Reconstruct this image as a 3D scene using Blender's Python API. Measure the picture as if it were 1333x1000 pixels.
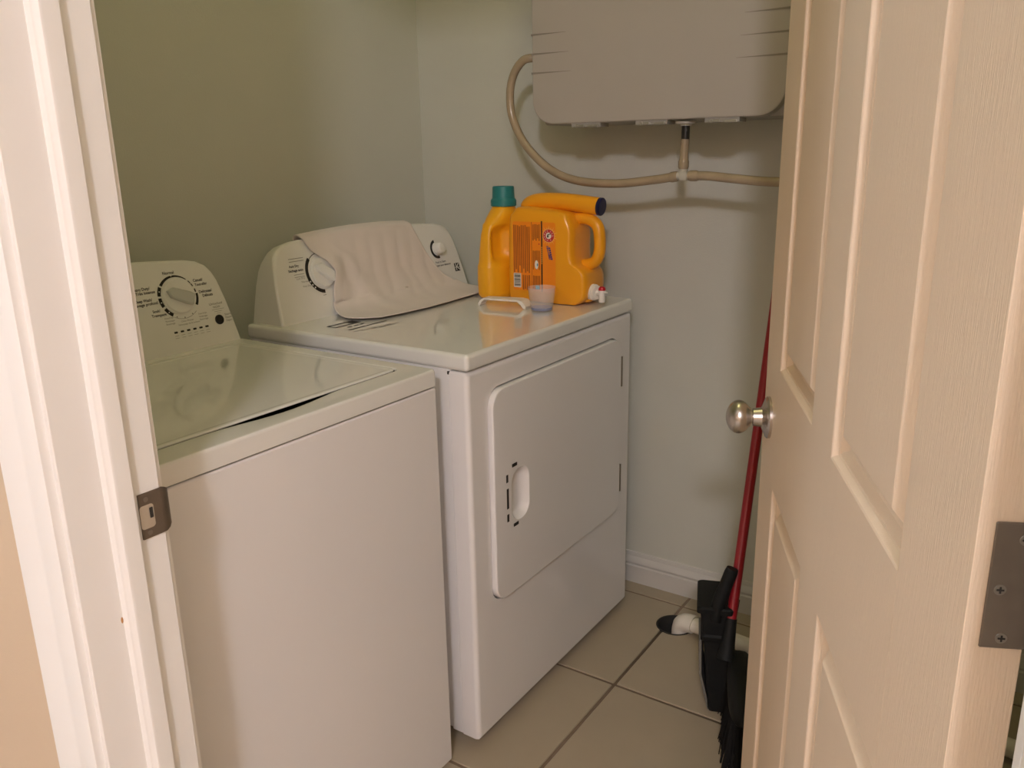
import bpy, bmesh, math, random
from mathutils import Vector, Matrix
random.seed(4)
scene = bpy.context.scene
COL = scene.collection
for o in list(bpy.data.objects):
    bpy.data.objects.remove(o)

# ------------------------------------------------------------------ camera
F_PX = 1086.69
CAM = Vector((0.9564, -1.2637, 1.2962))
YAW, PITCH, ROLL = math.radians(33.9326), math.radians(-15.6032), math.radians(-1.1222)
fw = Vector((-math.sin(YAW) * math.cos(PITCH), math.cos(YAW) * math.cos(PITCH), math.sin(PITCH)))
rt = Vector((math.cos(YAW), math.sin(YAW), 0))
up = rt.cross(fw)
r2 = rt * math.cos(ROLL) + up * math.sin(ROLL)
u2 = up * math.cos(ROLL) - rt * math.sin(ROLL)
cd = bpy.data.cameras.new('camera')
cd.sensor_fit = 'HORIZONTAL'
cd.sensor_width = 36
cd.lens = F_PX * 36 / 1333
cd.clip_start = 0.02
cam = bpy.data.objects.new('camera', cd)
COL.objects.link(cam)
M = Matrix.Identity(4)
for i in range(3):
    M[i][0] = r2[i]; M[i][1] = u2[i]; M[i][2] = -fw[i]; M[i][3] = CAM[i]
cam.matrix_world = M
scene.camera = cam

# ------------------------------------------------------------------ world, light, exposure
w = bpy.data.worlds.new('world'); scene.world = w; w.use_nodes = True
w.node_tree.nodes['Background'].inputs[0].default_value = (1, .85, .7, 1)
w.node_tree.nodes['Background'].inputs[1].default_value = 0.0
LAMP = Vector((1.73, -2.95, 2.60))
ld = bpy.data.lights.new('hall_bulb', 'POINT')
ld.energy = 148
ld.shadow_soft_size = 0.14
ld.color = (.97, .92, 1.0)
ROOM_LAMP = Vector((.27, .08, 2.58))
rd = bpy.data.lights.new('room_bulb', 'POINT')
rd.energy = 5.9
rd.shadow_soft_size = 0.13
rd.color = (1.0, .936, .44)
ro = bpy.data.objects.new('room_bulb', rd); COL.objects.link(ro); ro.location = ROOM_LAMP
HALL_FILL = Vector((-.90, -1.75, 2.55))  # added fill lamp out of view, brightens the casing and door face
l2 = bpy.data.lights.new('hall_fill_left', 'POINT')
l2.energy = 37
l2.shadow_soft_size = 0.14
l2.color = (.64, .82, 1.0)
l2o = bpy.data.objects.new('hall_fill_left', l2); COL.objects.link(l2o); l2o.location = HALL_FILL
lo = bpy.data.objects.new('hall_bulb', ld); COL.objects.link(lo); lo.location = LAMP
scene.cycles.max_bounces = 12
scene.cycles.diffuse_bounces = 8
scene.view_settings.view_transform = 'Standard'
scene.view_settings.look = 'None'
scene.view_settings.gamma = 1
scene.view_settings.use_curve_mapping = False
scene.view_settings.exposure = 0.0

# ------------------------------------------------------------------ materials
MATS = {}
def mat(name, col, rough=.5, metal=0., coat=0., noise=0., nscale=40., bump=0., bscale=200., spec=.5,
        trans=0., ior=1.45, emit=0., stretch=(1, 1, 1), sheen=0., coat_rough=.05):
    m = bpy.data.materials.new(name); m.use_nodes = True
    nt = m.node_tree; b = nt.nodes['Principled BSDF']
    def S(k, v):
        if k in b.inputs: b.inputs[k].default_value = v
    S('Base Color', (*col, 1)); S('Roughness', rough); S('Metallic', metal); S('Coat Weight', coat)
    S('Coat Roughness', coat_rough); S('Specular IOR Level', spec); S('Transmission Weight', trans); S('IOR', ior)
    S('Sheen Weight', sheen)
    if emit: S('Emission Color', (*col, 1)); S('Emission Strength', emit)
    if noise or bump:
        tc = nt.nodes.new('ShaderNodeTexCoord'); mp = nt.nodes.new('ShaderNodeMapping')
        mp.inputs['Scale'].default_value = stretch
        nt.links.new(tc.outputs['Object'], mp.inputs['Vector'])
    if noise:
        n = nt.nodes.new('ShaderNodeTexNoise'); n.inputs['Scale'].default_value = nscale; n.inputs['Detail'].default_value = 5
        nt.links.new(mp.outputs[0], n.inputs['Vector'])
        mx = nt.nodes.new('ShaderNodeMix'); mx.data_type = 'RGBA'
        mx.inputs['A'].default_value = (*[c * (1 - noise) for c in col], 1)
        mx.inputs['B'].default_value = (*[min(1, c * (1 + noise)) for c in col], 1)
        nt.links.new(n.outputs['Fac'], mx.inputs['Factor']); nt.links.new(mx.outputs['Result'], b.inputs['Base Color'])
    if bump:
        n2 = nt.nodes.new('ShaderNodeTexNoise'); n2.inputs['Scale'].default_value = bscale; n2.inputs['Detail'].default_value = 3
        nt.links.new(mp.outputs[0], n2.inputs['Vector'])
        bp = nt.nodes.new('ShaderNodeBump'); bp.inputs['Strength'].default_value = bump; bp.inputs['Distance'].default_value = .002
        nt.links.new(n2.outputs['Fac'], bp.inputs['Height']); nt.links.new(bp.outputs[0], b.inputs['Normal'])
    MATS[name] = m
    return m

mat('wall_paint', (.59, .595, .53), .75, noise=.03, nscale=6, bump=.25, bscale=260)
mat('hall_paint', (.62, .50, .365), .75, noise=.03, nscale=6, bump=.2, bscale=260)
mat('ceiling_paint', (.78, .77, .73), .85, bump=.2, bscale=200)
mat('trim_paint', (.86, .86, .85), .38, noise=.02, nscale=9, bump=.06, bscale=90)
mat('door_paint', (.80, .655, .50), .42, noise=.02, nscale=60, stretch=(1, 1, .06), bump=.30, bscale=650)
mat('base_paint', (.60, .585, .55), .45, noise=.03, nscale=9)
mat('tile', (.39, .33, .24), .28, noise=.08, nscale=7, bump=.08, bscale=60)
mat('grout', (.21, .155, .11), .9, noise=.15, nscale=50)
mat('hall_floor', (.45, .42, .38), .4, noise=.1, nscale=5)
mat('enamel', (.80, .795, .80), .22, coat=.6, noise=.01, nscale=4, coat_rough=.08)
mat('enamel_top', (.78, .785, .76), .12, coat=.8, noise=.01, nscale=4, coat_rough=.04)
mat('console_plastic', (.80, .80, .765), .3, coat=.2)
mat('dial_plastic', (.80, .80, .77), .3)
mat('dial_grip', (.55, .56, .53), .3)
mat('ink', (.018, .016, .015), .5)
mat('faint_ink', (.20, .19, .17), .6)
mat('white_ink', (.8, .8, .78), .5)
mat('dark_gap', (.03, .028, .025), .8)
mat('dull_steel', (.28, .25, .21), .4, metal=.8)
mat('brushed_nickel', (.56, .52, .48), .26, metal=1., bump=.1, bscale=300, stretch=(1, 1, 12))
mat('bronze_steel', (.20, .165, .13), .45, metal=.7, noise=.15, nscale=60)
mat('bright_steel', (.75, .72, .66), .3, metal=.9)
mat('towel_cotton', (.82, .74, .68), .95, noise=.05, nscale=14, bump=.9, bscale=900, sheen=.3)
mat('jug_plastic', (.86, .355, .012), .33, coat=.15, noise=.03, nscale=8)
mat('bottle_plastic', (.88, .41, .012), .33, coat=.15, noise=.03, nscale=8)
mat('teal_plastic', (.022, .20, .205), .4, noise=.08, nscale=30)
mat('navy_plastic', (.006, .008, .055), .4)
mat('label_orange', (.88, .26, .012), .35)
mat('label_print', (.42, .115, .012), .4, noise=.55, nscale=220, stretch=(1, 1, .12))
mat('label_white', (.80, .76, .70), .4)
mat('label_red', (.55, .03, .035), .4)
mat('label_glow', (.90, .50, .12), .4)
mat('label_blue', (.05, .05, .22), .4)
mat('label_sky', (.10, .35, .50), .4)
mat('tap_white', (.80, .76, .72), .35)
mat('tap_red', (.50, .012, .025), .3)
mat('clip_white', (.80, .76, .70), .45)
mat('cup_plastic', (.80, .77, .78), .3)
MATS['cup_plastic'].node_tree.nodes['Principled BSDF'].inputs['Alpha'].default_value = .2
mat('blue_liquid', (.04, .11, .40), .2)
mat('unit_plastic', (.41, .375, .335), .5, noise=.02, nscale=12, bump=.12, bscale=700)
mat('unit_body', (.33, .31, .28), .55)
mat('latch_steel', (.55, .53, .50), .3, metal=.8)
mat('groove', (.24, .215, .185), .7)
mat('black_rubber', (.02, .018, .016), .35)
mat('clear_hose', (.48, .375, .255), .22, noise=.22, nscale=22, trans=.25, coat=.4)
mat('tee_plastic', (.60, .57, .50), .35, trans=.2)
mat('pvc', (.78, .74, .66), .4, noise=.03, nscale=20)
mat('broom_red', (.30, .008, .016), .4, coat=.2)
mat('pan_black', (.009, .0095, .0095), .6, noise=.2, nscale=30, spec=.25)
mat('pan_grey', (.17, .165, .15), .5)
mat('bristle', (.014, .013, .012), .8, spec=.2)
mat('lamp_glass', (1.0, .86, .70), .4, emit=1.2)
mat('door_stain', (.45, .22, .08), .8)

# ------------------------------------------------------------------ mesh helpers
def obj(name, bm, m, parent=None, smooth=True, angle=35):
    me = bpy.data.meshes.new(name)
    bmesh.ops.recalc_face_normals(bm, faces=bm.faces[:])
    bm.to_mesh(me); bm.free()
    ms = m if isinstance(m, (list, tuple)) else [m]
    for k in ms: me.materials.append(MATS[k])
    if smooth:
        for p in me.polygons: p.use_smooth = True
        me.set_sharp_from_angle(angle=math.radians(angle))
    o = bpy.data.objects.new(name, me); COL.objects.link(o)
    if smooth and angle < 45:
        wn = o.modifiers.new('even_shading', 'WEIGHTED_NORMAL'); wn.keep_sharp = True
    if parent: o.parent = parent
    return o
def thing(name, label, cat, loc=(0, 0, 0), rz=0., group=None):
    o = bpy.data.objects.new(name, None); COL.objects.link(o)
    o.location = loc; o.rotation_euler = (0, 0, rz); o.empty_display_size = .05
    o['label'] = label; o['category'] = cat
    if group: o['group'] = group
    return o
def tag(o, label, cat, group=None):
    o['label'] = label; o['category'] = cat
    if group: o['group'] = group
    return o
def struct(o, label=None, cat=None):
    o['kind'] = 'structure'
    if label: o['label'] = label
    if cat: o['category'] = cat
    return o
def box(bm, x0, x1, y0, y1, z0, z1, bev=0., seg=2, mi=0):
    vs = [bm.verts.new(p) for p in ((x0, y0, z0), (x1, y0, z0), (x1, y1, z0), (x0, y1, z0), (x0, y0, z1), (x1, y0, z1), (x1, y1, z1), (x0, y1, z1))]
    fs = [bm.faces.new([vs[i] for i in f]) for f in ((0, 3, 2, 1), (4, 5, 6, 7), (0, 1, 5, 4), (1, 2, 6, 5), (2, 3, 7, 6), (3, 0, 4, 7))]
    for f in fs: f.material_index = mi
    if bev:
        es = list({e for f in fs for e in f.edges})
        r = bmesh.ops.bevel(bm, geom=es, offset=bev, segments=seg, affect='EDGES', profile=.5)
        for f in r['faces']: f.material_index = mi
    return vs
def bmnew(): return bmesh.new()
def boxobj(name, m, parent, *a, **k):
    bm = bmnew(); box(bm, *a, **k); return obj(name, bm, m, parent)
def loft(bm, loops, cap0=True, cap1=True, mi=0, closed=True):
    rows = [[bm.verts.new(p) for p in L] for L in loops]
    n = len(rows[0])
    for a, b in zip(rows, rows[1:]):
        for i in range(n if closed else n - 1):
            j = (i + 1) % n
            f = bm.faces.new((a[i], a[j], b[j], b[i])); f.material_index = mi
    if cap0: f = bm.faces.new(rows[0]); f.material_index = mi
    if cap1: f = bm.faces.new(rows[-1]); f.material_index = mi
    return rows
def rr(a0, a1, b0, b1, r, n=5, sub=1):
    """rounded rectangle as (a,b) points, corner-matched for lofting"""
    pts = []
    cs = ((a1 - r, b0 + r, -90), (a1 - r, b1 - r, 0), (a0 + r, b1 - r, 90), (a0 + r, b0 + r, 180))
    for k, (ca, cb, t0) in enumerate(cs):
        for i in range(n + 1):
            t = math.radians(t0 + 90 * i / n); pts.append((ca + r * math.cos(t), cb + r * math.sin(t)))
        if sub > 1:
            nx = cs[(k + 1) % 4]; t = math.radians(nx[2]); e = (nx[0] + r * math.cos(t), nx[1] + r * math.sin(t)); s = pts[-1]
            for i in range(1, sub): pts.append((s[0] + (e[0] - s[0]) * i / sub, s[1] + (e[1] - s[1]) * i / sub))
    return pts
def crom(P, n):
    P = [Vector(p) for p in P]; Q = [P[0] * 2 - P[1]] + P + [P[-1] * 2 - P[-2]]; out = []
    for i in range(1, len(Q) - 2):
        a, b, c, d = Q[i - 1:i + 3]
        for k in range(n):
            t = k / n
            out.append(.5 * ((2 * b) + (c - a) * t + (2 * a - 5 * b + 4 * c - d) * t * t + (3 * b - a - 3 * c + d) * t ** 3))
    out.append(P[-1]); return out
def tube(bm, pts, r, n=12, mi=0, caps=True):
    pts = [Vector(p) for p in pts]
    rs = r if isinstance(r, (list, tuple)) else [r] * len(pts)
    t0 = (pts[1] - pts[0]).normalized()
    a = Vector((0, 0, 1)) if abs(t0.z) < .9 else Vector((1, 0, 0))
    nrm = (a - t0 * a.dot(t0)).normalized(); loops = []
    for i, p in enumerate(pts):
        t = (pts[min(i + 1, len(pts) - 1)] - pts[max(i - 1, 0)]).normalized()
        nrm = (nrm - t * nrm.dot(t)).normalized(); b = t.cross(nrm)
        loops.append([p + (nrm * math.cos(2 * math.pi * k / n) + b * math.sin(2 * math.pi * k / n)) * rs[i] for k in range(n)])
    loft(bm, loops, caps, caps, mi)
def lathe(bm, prof, org, axis, n=28, mi=0, cap0=True, cap1=True):
    """prof: (distance along axis, radius)"""
    org = Vector(org); ax = Vector(axis).normalized()
    a = Vector((0, 0, 1)) if abs(ax.z) < .9 else Vector((1, 0, 0))
    e1 = (a - ax * a.dot(ax)).normalized(); e2 = ax.cross(e1)
    loft(bm, [[org + ax * h + (e1 * math.cos(2 * math.pi * k / n) + e2 * math.sin(2 * math.pi * k / n)) * r for k in range(n)] for h, r in prof], cap0, cap1, mi)
def quad(bm, pts, mi=0):
    f = bm.faces.new([bm.verts.new(p) for p in pts]); f.material_index = mi
class Face:
    """a printed flat surface: origin, u axis, v axis, normal"""
    def __init__(s, o, u, v):
        s.o = Vector(o); s.u = Vector(u).normalized(); s.v = Vector(v).normalized(); s.n = s.u.cross(s.v)
    def p(s, u, v, h=0.): return s.o + s.u * u + s.v * v + s.n * h
    def rect(s, bm, u0, u1, v0, v1, h=.0005, mi=0): quad(bm, [s.p(u0, v0, h), s.p(u1, v0, h), s.p(u1, v1, h), s.p(u0, v1, h)], mi)
    def rrect(s, bm, u0, u1, v0, v1, r, h=.0005, mi=0): quad(bm, [s.p(a, b, h) for a, b in rr(u0, u1, v0, v1, r, 4)], mi)
    def disc(s, bm, u, v, r, h=.0005, n=24, mi=0, rv=None):
        rv = rv or r
        quad(bm, [s.p(u + r * math.cos(2 * math.pi * k / n), v + rv * math.sin(2 * math.pi * k / n), h) for k in range(n)], mi)
    def arc(s, bm, cu, cv, a0, a1, r0, r1, h=.0005, mi=0, r0b=None, r1b=None):
        k = max(2, int(abs(a1 - a0) / 6)); r0b = r0b or r0; r1b = r1b or r1
        rows = []
        for i in range(k + 1):
            f = i / k; t = math.radians(a0 + (a1 - a0) * f); ri = r0 + (r0b - r0) * f; ro = r1 + (r1b - r1) * f
            rows.append((bm.verts.new(s.p(cu + ri * math.cos(t), cv + ri * math.sin(t), h)), bm.verts.new(s.p(cu + ro * math.cos(t), cv + ro * math.sin(t), h))))
        for a, b in zip(rows, rows[1:]):
            f = bm.faces.new((a[0], a[1], b[1], b[0])); f.material_index = mi
    def text(s, bm, txt, u, v, size, mi=0, align='LEFT', h=.0005, width=None, rot=0., bold=0.):
        cu = bpy.data.curves.new('t', 'FONT'); cu.body = txt; cu.size = size; cu.align_x = align; cu.offset = bold
        o = bpy.data.objects.new('t', cu); COL.objects.link(o)
        dg = bpy.context.evaluated_depsgraph_get(); me = bpy.data.meshes.new_from_object(o.evaluated_get(dg))
        xs = [x.co.x for x in me.vertices] or [0, 1]
        sx = 1. if not width else width / max(1e-6, max(xs) - min(xs))
        c, sn = math.cos(rot), math.sin(rot)
        vs = []
        for q in me.vertices:
            a, b = q.co.x * sx, q.co.y
            vs.append(bm.verts.new(s.p(u + a * c - b * sn, v + a * sn + b * c, h)))
        for p in me.polygons:
            try: f = bm.faces.new([vs[i] for i in p.vertices]); f.material_index = mi
            except ValueError: pass
        bpy.data.objects.remove(o); bpy.data.curves.remove(cu); bpy.data.meshes.remove(me)

# ------------------------------------------------------------------ the setting
XB, YF, ZC, XR = -.82, .888, 2.70, 1.36          # back wall, far wall, ceiling, right wall
YJ0, YJ1 = -.722, -.838                            # room / hall faces of the doorway wall
XJ, XJR, ZH = .0756, .9705, 2.09                    # left jamb face, right jamb face, door head
HX0, HX1, HY = -1.7, 2.6, -3.9                     # hall extents

floor = struct(boxobj('floor', 'grout', None, XB - .1, XR + .1, YJ1, YF + .1, -.06, -.003), 'grouted floor of the laundry closet laid with beige ceramic tiles', 'floor')
T, XG, YG, GW = .4378, .1432, .3792, .0044
DRX, DRY, DRR = .165, .712, .052
def tile_mesh(x0, x1, y0, y1):
    bm = bmnew(); box(bm, x0, x1, y0, y1, -.006, 0, bev=.0015, seg=1); return bm
def cut_hole(o):
    bm = bmnew(); lathe(bm, [(-.2, DRR), (.2, DRR)], (DRX, DRY, 0), (0, 0, 1), 32)
    c = obj('cutter', bm, 'grout', None)
    md = o.modifiers.new('b', 'BOOLEAN'); md.object = c; md.operation = 'DIFFERENCE'; md.solver = 'EXACT'
    dg = bpy.context.evaluated_depsgraph_get(); me = bpy.data.meshes.new_from_object(o.evaluated_get(dg))
    o.modifiers.clear(); o.data = me; bpy.data.objects.remove(c)
cut_hole(floor)
for i in range(-3, 3):
    for j in range(-3, 2):
        x0, x1 = max(XB, XG + i * T + GW), min(XR, XG + (i + 1) * T - GW)
        y0, y1 = max(YJ0 - .03, YG + j * T + GW), min(YF, YG + (j + 1) * T - GW)
        if x1 - x0 < .02 or y1 - y0 < .02: continue
        o = obj('tile', tile_mesh(x0, x1, y0, y1), 'tile', floor, smooth=False)
        if x0 - DRR < DRX < x1 + DRR and y0 - DRR < DRY < y1 + DRR: cut_hole(o)
struct(boxobj('wall_back', 'wall_paint', None, XB - .1, XB, YJ1, YF + .1, -.05, ZC), 'sage green wall behind the washer and dryer', 'wall')
struct(boxobj('wall_far', 'wall_paint', None, XB, XR + .1, YF, YF + .1, -.05, ZC), 'pale grey green wall behind the ventilation unit', 'wall')
struct(boxobj('wall_right', 'wall_paint', None, XR, XR + .1, YJ0, YF, -.05, ZC), 'pale green side wall hidden behind the open door', 'wall')
struct(boxobj('ceiling', 'ceiling_paint', None, HX0 - .1, HX1 + .1, HY - .1, YF + .1, ZC, ZC + .1), 'white painted ceiling above closet and hall', 'ceiling')
bm = bmnew()
box(bm, HX0, XJ - .018, YJ1, YJ0, -.05, ZC)
box(bm, XJR + .018, HX1, YJ1, YJ0, -.05, ZC)
box(bm, XJ - .018, XJR + .018, YJ1, YJ0, ZH + .018, ZC)
o = obj('wall_front', bm, ['hall_paint', 'wall_paint'], None)
for p in o.data.polygons:
    if p.center.y > YJ0 - .001: p.material_index = 1
struct(o, 'beige hall wall around the doorway', 'wall')
struct(boxobj('wall_hall_back', 'hall_paint', None, HX0, HX1, HY - .1, HY, -.05, ZC), 'beige wall on the far side of the hall', 'wall')
struct(boxobj('wall_hall_left', 'hall_paint', None, HX0 - .1, HX0, HY, YJ1, -.05, ZC), 'beige end wall of the hall on the left', 'wall')
struct(boxobj('wall_hall_right', 'hall_paint', None, HX1, HX1 + .1, HY, YJ1, -.05, ZC), 'beige end wall of the hall on the right', 'wall')
struct(boxobj('floor_hall', 'hall_floor', None, HX0, HX1, HY, YJ1, -.06, -.001), 'brown floor of the hall outside the doorway', 'floor')

def base_profile():     # depth out of wall, height
    return [(0, 0), (.016, 0), (.016, .054), (.0115, .0575), (.0115, .060), (.0145, .0655), (.0125, .074), (.0065, .084), (.0065, .088), (.0045, .096), (0, .0975)]
def baseboard(name, ax, fixed, sgn, a0, a1, label):
    bm = bmnew(); L = []
    for a in (a0, a1):
        L.append([((a, fixed + sgn * d, z) if ax == 'x' else (fixed + sgn * d, a, z)) for d, z in base_profile()])
    loft(bm, L); return struct(obj(name, bm, 'base_paint', None, angle=20), label, 'baseboard')
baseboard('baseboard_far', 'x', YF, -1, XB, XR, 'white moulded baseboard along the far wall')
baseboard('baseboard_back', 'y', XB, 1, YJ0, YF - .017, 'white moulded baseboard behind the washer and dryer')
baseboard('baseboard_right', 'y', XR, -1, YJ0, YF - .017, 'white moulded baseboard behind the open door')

# jambs: board, stop, casings; strike plate on the left one
CAS = [(0, 0), (0, .010), (.006, .0125), (.020, .0135), (.030, .0115), (.036, .013), (.052, .0165), (.068, .0185), (.076, .018), (.080, .014), (.083, .008), (.083, 0)]
def casing(parent, xin, sg, ywall, ys, z1):
    bm = bmnew()
    loft(bm, [[(xin + sg * a, ywall + ys * d, z) for a, d in CAS] for z in (0, z1)])
    return obj('casing', bm, 'trim_paint', parent)
def jamb(name, x, sg, label, st=1.):
    bm = bmnew(); box(bm, min(x, x + sg * .018), max(x, x + sg * .018), YJ1, YJ0, 0, ZH, bev=.001, seg=1)
    j = struct(obj(name, bm, 'trim_paint', None), label, 'door frame')
    bm = bmnew()       # stop, rounded on the hall side
    prof = [(0, -.0405 + YJ0), (.011, -.0405 + YJ0), (.0115, -.058 + YJ0), (.0105, -.061 + YJ0), (.0070, -.064 + YJ0), (.0055, -.067 + YJ0), (.002, -.0695 + YJ0), (0, -.070 + YJ0)]
    loft(bm, [[(x - sg * a * st, y, z) for a, y in prof] for z in (0, ZH)])
    obj('door_stop', bm, 'trim_paint', j, angle=25)
    casing(j, x + sg * .008, sg, YJ1, -1, ZH + .08)
    bm = bmnew(); CR = [(a, d * .72) for a, d in CAS]
    loft(bm, [[(x + sg * .006 + sg * a * .75, YJ0 + d, z) for a, d in CR] for z in (0, ZH + .08)])
    obj('casing', bm, 'trim_paint', j)
    return j
jl = jamb('trim_1', XJ, -1, 'white left door jamb with stop, casing and dark strike plate')
jr = jamb('trim_2', XJR, 1, 'white right door jamb beside the hinge of the open door', .3)
bm = bmnew(); box(bm, XJ - .018, XJR + .018, YJ1, YJ0, ZH, ZH + .018); box(bm, XJ, XJR, YJ0 - .070, YJ0 - .0405, ZH - .011, ZH)
box(bm, XJ - .09, XJR + .09, YJ1 - .016, YJ1, ZH + .006, ZH + .09, bev=.004)
struct(obj('trim_3', bm, 'trim_paint', None), 'white head jamb and casing above the doorway', 'door frame')
# strike plate
ZK = .884
bm = bmnew()
pl = [(-.753, 0.), (-.726, 0.), (-.7205, -.0004), (-.715, -.002), (-.7105, -.0055), (-.708, -.0105)]
rows = []
for i, (y, dx) in enumerate(pl):
    hz = .0287 - (.0025 * max(0, i - 2) ** 1.2)
    rows.append((y, dx, hz))
def plate_pts(h):
    return [[(XJ + .0008 + dx + h, y, ZK + s * hz) for s in (-1, -.62, -.4, 0, .4, .62, 1)] for y, dx, hz in rows]
A = plate_pts(.0012); B = plate_pts(-.0006)
loft(bm, A, False, False, closed=False); loft(bm, B, False, False, closed=False)
bmesh.ops.remove_doubles(bm, verts=bm.verts[:], dist=1e-6)
box(bm, XJ - .0002, XJ + .0016, -.7525, -.7265, ZK - .0284, ZK + .0284)
strike = obj('strike_plate', bm, 'bronze_steel', jl); strike['label'] = 'dark bronze strike plate'
fs = Face((XJ + .0022, -.753, ZK), (0, 1, 0), (0, 0, 1))
bm = bmnew()
fs.rrect(bm, -.0005, .0180, -.0160, .0140, .004, .0002, 0)
fs.rrect(bm, .0120, .0165, -.004, .0095, .001, .0006, 1)
o = obj('latch_hole', bm, ['bright_steel', 'dark_gap'], strike, smooth=False)
for zz in (-.022, .0205):
    bm = bmnew(); lathe(bm, [(0, .0034), (.0008, .003), (.0009, .001)], (XJ + .0018, -.7435, ZK + zz), (1, 0, 0), 14)
    obj('screw', bm, 'dull_steel', strike)
# dent in the stop's paint
bm = bmnew(); lathe(bm, [(0, .0028), (.0006, .0012)], (XJ - .0001, -.7935, .768), (1, 0, 0), 9)
bmesh.ops.scale(bm, vec=(1, .6, 1.7), space=Matrix.Translation((-XJ, .7935, -.768)), verts=bm.verts[:])
o = obj('paint_chip', bm, 'door_stain', jl)

# ------------------------------------------------------------------ door
ANG = math.radians(24.6242); DW, TH = .8709, .035
door = bpy.data.objects.new('door_1', None); COL.objects.link(door)
door.location = (.9318, -.7368, 0); door.rotation_euler = (0, 0, math.pi / 2 + ANG)
struct(door, 'cream white six panel door standing open into the closet', 'door')
S = [.0, .131, .3813, .4895, .7398, DW]
ZD = [.012, .235, .7922, .9773, 1.60, 1.72, 1.93, 2.06]
bm = bmnew()
for a, b in ((0, 1), (2, 3), (4, 5)): box(bm, S[a], S[b], -TH, 0, ZD[0], ZD[7], bev=.0006 if a != 2 else 0, seg=1)
for a, b in ((0, 1), (2, 3), (4, 5), (6, 7)):
    for c, d in ((1, 2), (3, 4)): box(bm, S[c], S[d], -TH, 0, ZD[a], ZD[b])
obj('door_frame', bm, 'door_paint', door, smooth=False)
PROF = [(0, 0), (.002, -.0010), (.006, -.0064), (.0085, -.0072), (.0135, -.0150), (.0185, -.0166), (.020, -.0164), (.0215, -.0150), (.0365, -.0022), (.038, -.0016)]
for z0, z1 in ((ZD[1], ZD[2]), (ZD[3], ZD[4]), (ZD[5], ZD[6])):
    for s0, s1 in ((S[1], S[2]), (S[3], S[4])):
        bm = bmnew(); L = [[(x, -TH, z) for x, z in ((s0, z0), (s1, z0), (s1, z1), (s0, z1))]]
        for i, d in PROF: L.append([(x, d, z) for x, z in ((s0 + i, z0 + i), (s1 - i, z0 + i), (s1 - i, z1 - i), (s0 + i, z1 - i))])
        loft(bm, L); obj('panel', bm, 'door_paint', door, angle=18)
# knob
KS = DW - .0605
bm = bmnew(); lathe(bm, [(0, .033), (.004, .0332), (.0065, .031), (.0075, .028), (.011, .0195), (.013, .0155), (.026, .0138), (.0265, .012)], (KS, 0, ZK), (0, 1, 0), 40)
rose = obj('knob_rose', bm, 'brushed_nickel', door)
bm = bmnew(); kp = [(.0262, .0100), (.0285, .0105), (.0292, .0150)]
for i in range(1, 16):
    t = math.pi * (.16 + .84 * i / 15); kp.append((.0475 - .0195 * math.cos(t) * (1.0), .0268 * math.sin(t) + (.0 if i < 15 else .0005)))
lathe(bm, kp, (KS, 0, ZK), (0, 1, 0), 40); obj('knob', bm, 'brushed_nickel', door, angle=50)
bm = bmnew(); box(bm, DW - .0002, DW + .001, -.029, -.006, ZK - .028, ZK + .028, bev=.0004, seg=1); obj('latch_plate', bm, 'brushed_nickel', door)
# hinges (leaf on the door's edge, knuckle at the far corner)
for zc in (.30, 1.0395, 1.80):
    bm = bmnew(); box(bm, -.0016, .0004, -.0368, -.0095, zc - .0418, zc + .0418, bev=.0007, seg=1)
    tube(bm, [(-.002, -.0405, zc - .0418), (-.002, -.0405, zc + .0418)], .0048, 12)
    h = obj('hinge', bm, 'bronze_steel', door); h['label'] = 'dark bronze door hinge'
    for yy, zz in ((-.0265, .031), (-.0165, -.002), (-.0212, -.0345)):
        bm = bmnew(); c = Vector((-.0016, yy, zc + zz))
        lathe(bm, [(0, .0036), (.0003, .0034), (.0004, .0030)], c, (-1, 0, 0), 16)
        box(bm, c.x - .0008, c.x - .0002, c.y - .0021, c.y + .0021, c.z - .0005, c.z + .0005, mi=1)
        box(bm, c.x - .0008, c.x - .0002, c.y - .0005, c.y + .0005, c.z - .0021, c.z + .0021, mi=1)
        obj('screw', bm, ['dull_steel', 'dark_gap'], h)

# ------------------------------------------------------------------ washer and dryer
LEAN = math.atan(.27)
def yz(pts, x): return [(x, a, b) for a, b in pts]
def xy(pts, z): return [(a, b, z) for a, b in pts]
def console_outline(wd, ins=0.):
    """face outline in (u,v), anticlockwise from bottom left"""
    L = [(.016, 0), (wd - .016, 0)]
    R = [(.016, .004), (.021, .05), (.028, .10), (.036, .14), (.044, .160), (.056, .176), (.076, .187), (.105, .193)]
    pts = [(wd - a, b) for a, b in R]
    for k in range(1, 12):
        t = k / 12; u = wd - .105 + (2 * .105 - wd) * t; pts.append((u, .193 + .012 * math.sin(math.pi * t)))
    pts += [(a, b) for a, b in R[::-1]]
    out = L + pts
    if ins:
        c = (wd / 2, .09)
        out = [(a + (ins if a < c[0] else -ins) * min(1, abs(a - c[0]) / .2), max(0, b - (ins if b > .1 else 0))) for a, b in out]
    return out
def build_console(parent, org, wd, back_dx, mname):
    f = Face(org, (0, 1, 0), (-math.sin(LEAN), 0, math.cos(LEAN)))
    bm = bmnew()
    def loop(ins, h): return [f.p(a, b, h) for a, b in console_outline(wd, ins)]
    def back(fr, drop):
        out = []
        for a, b in console_outline(wd, .004):
            p = f.p(a, b * (1 - drop), 0); xb = org[0] - back_dx + .08 * (p.z - org[2])
            out.append(Vector((p.x + (xb - p.x) * fr, p.y, p.z)))
        return out
    loft(bm, [loop(.008, 0), loop(.004, -.0008), loop(.0015, -.003), loop(0, -.007), back(.45, .0), back(.8, .03), back(1., .10)])
    o = obj('console', bm, mname, parent, angle=30)
    return o, f

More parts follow.
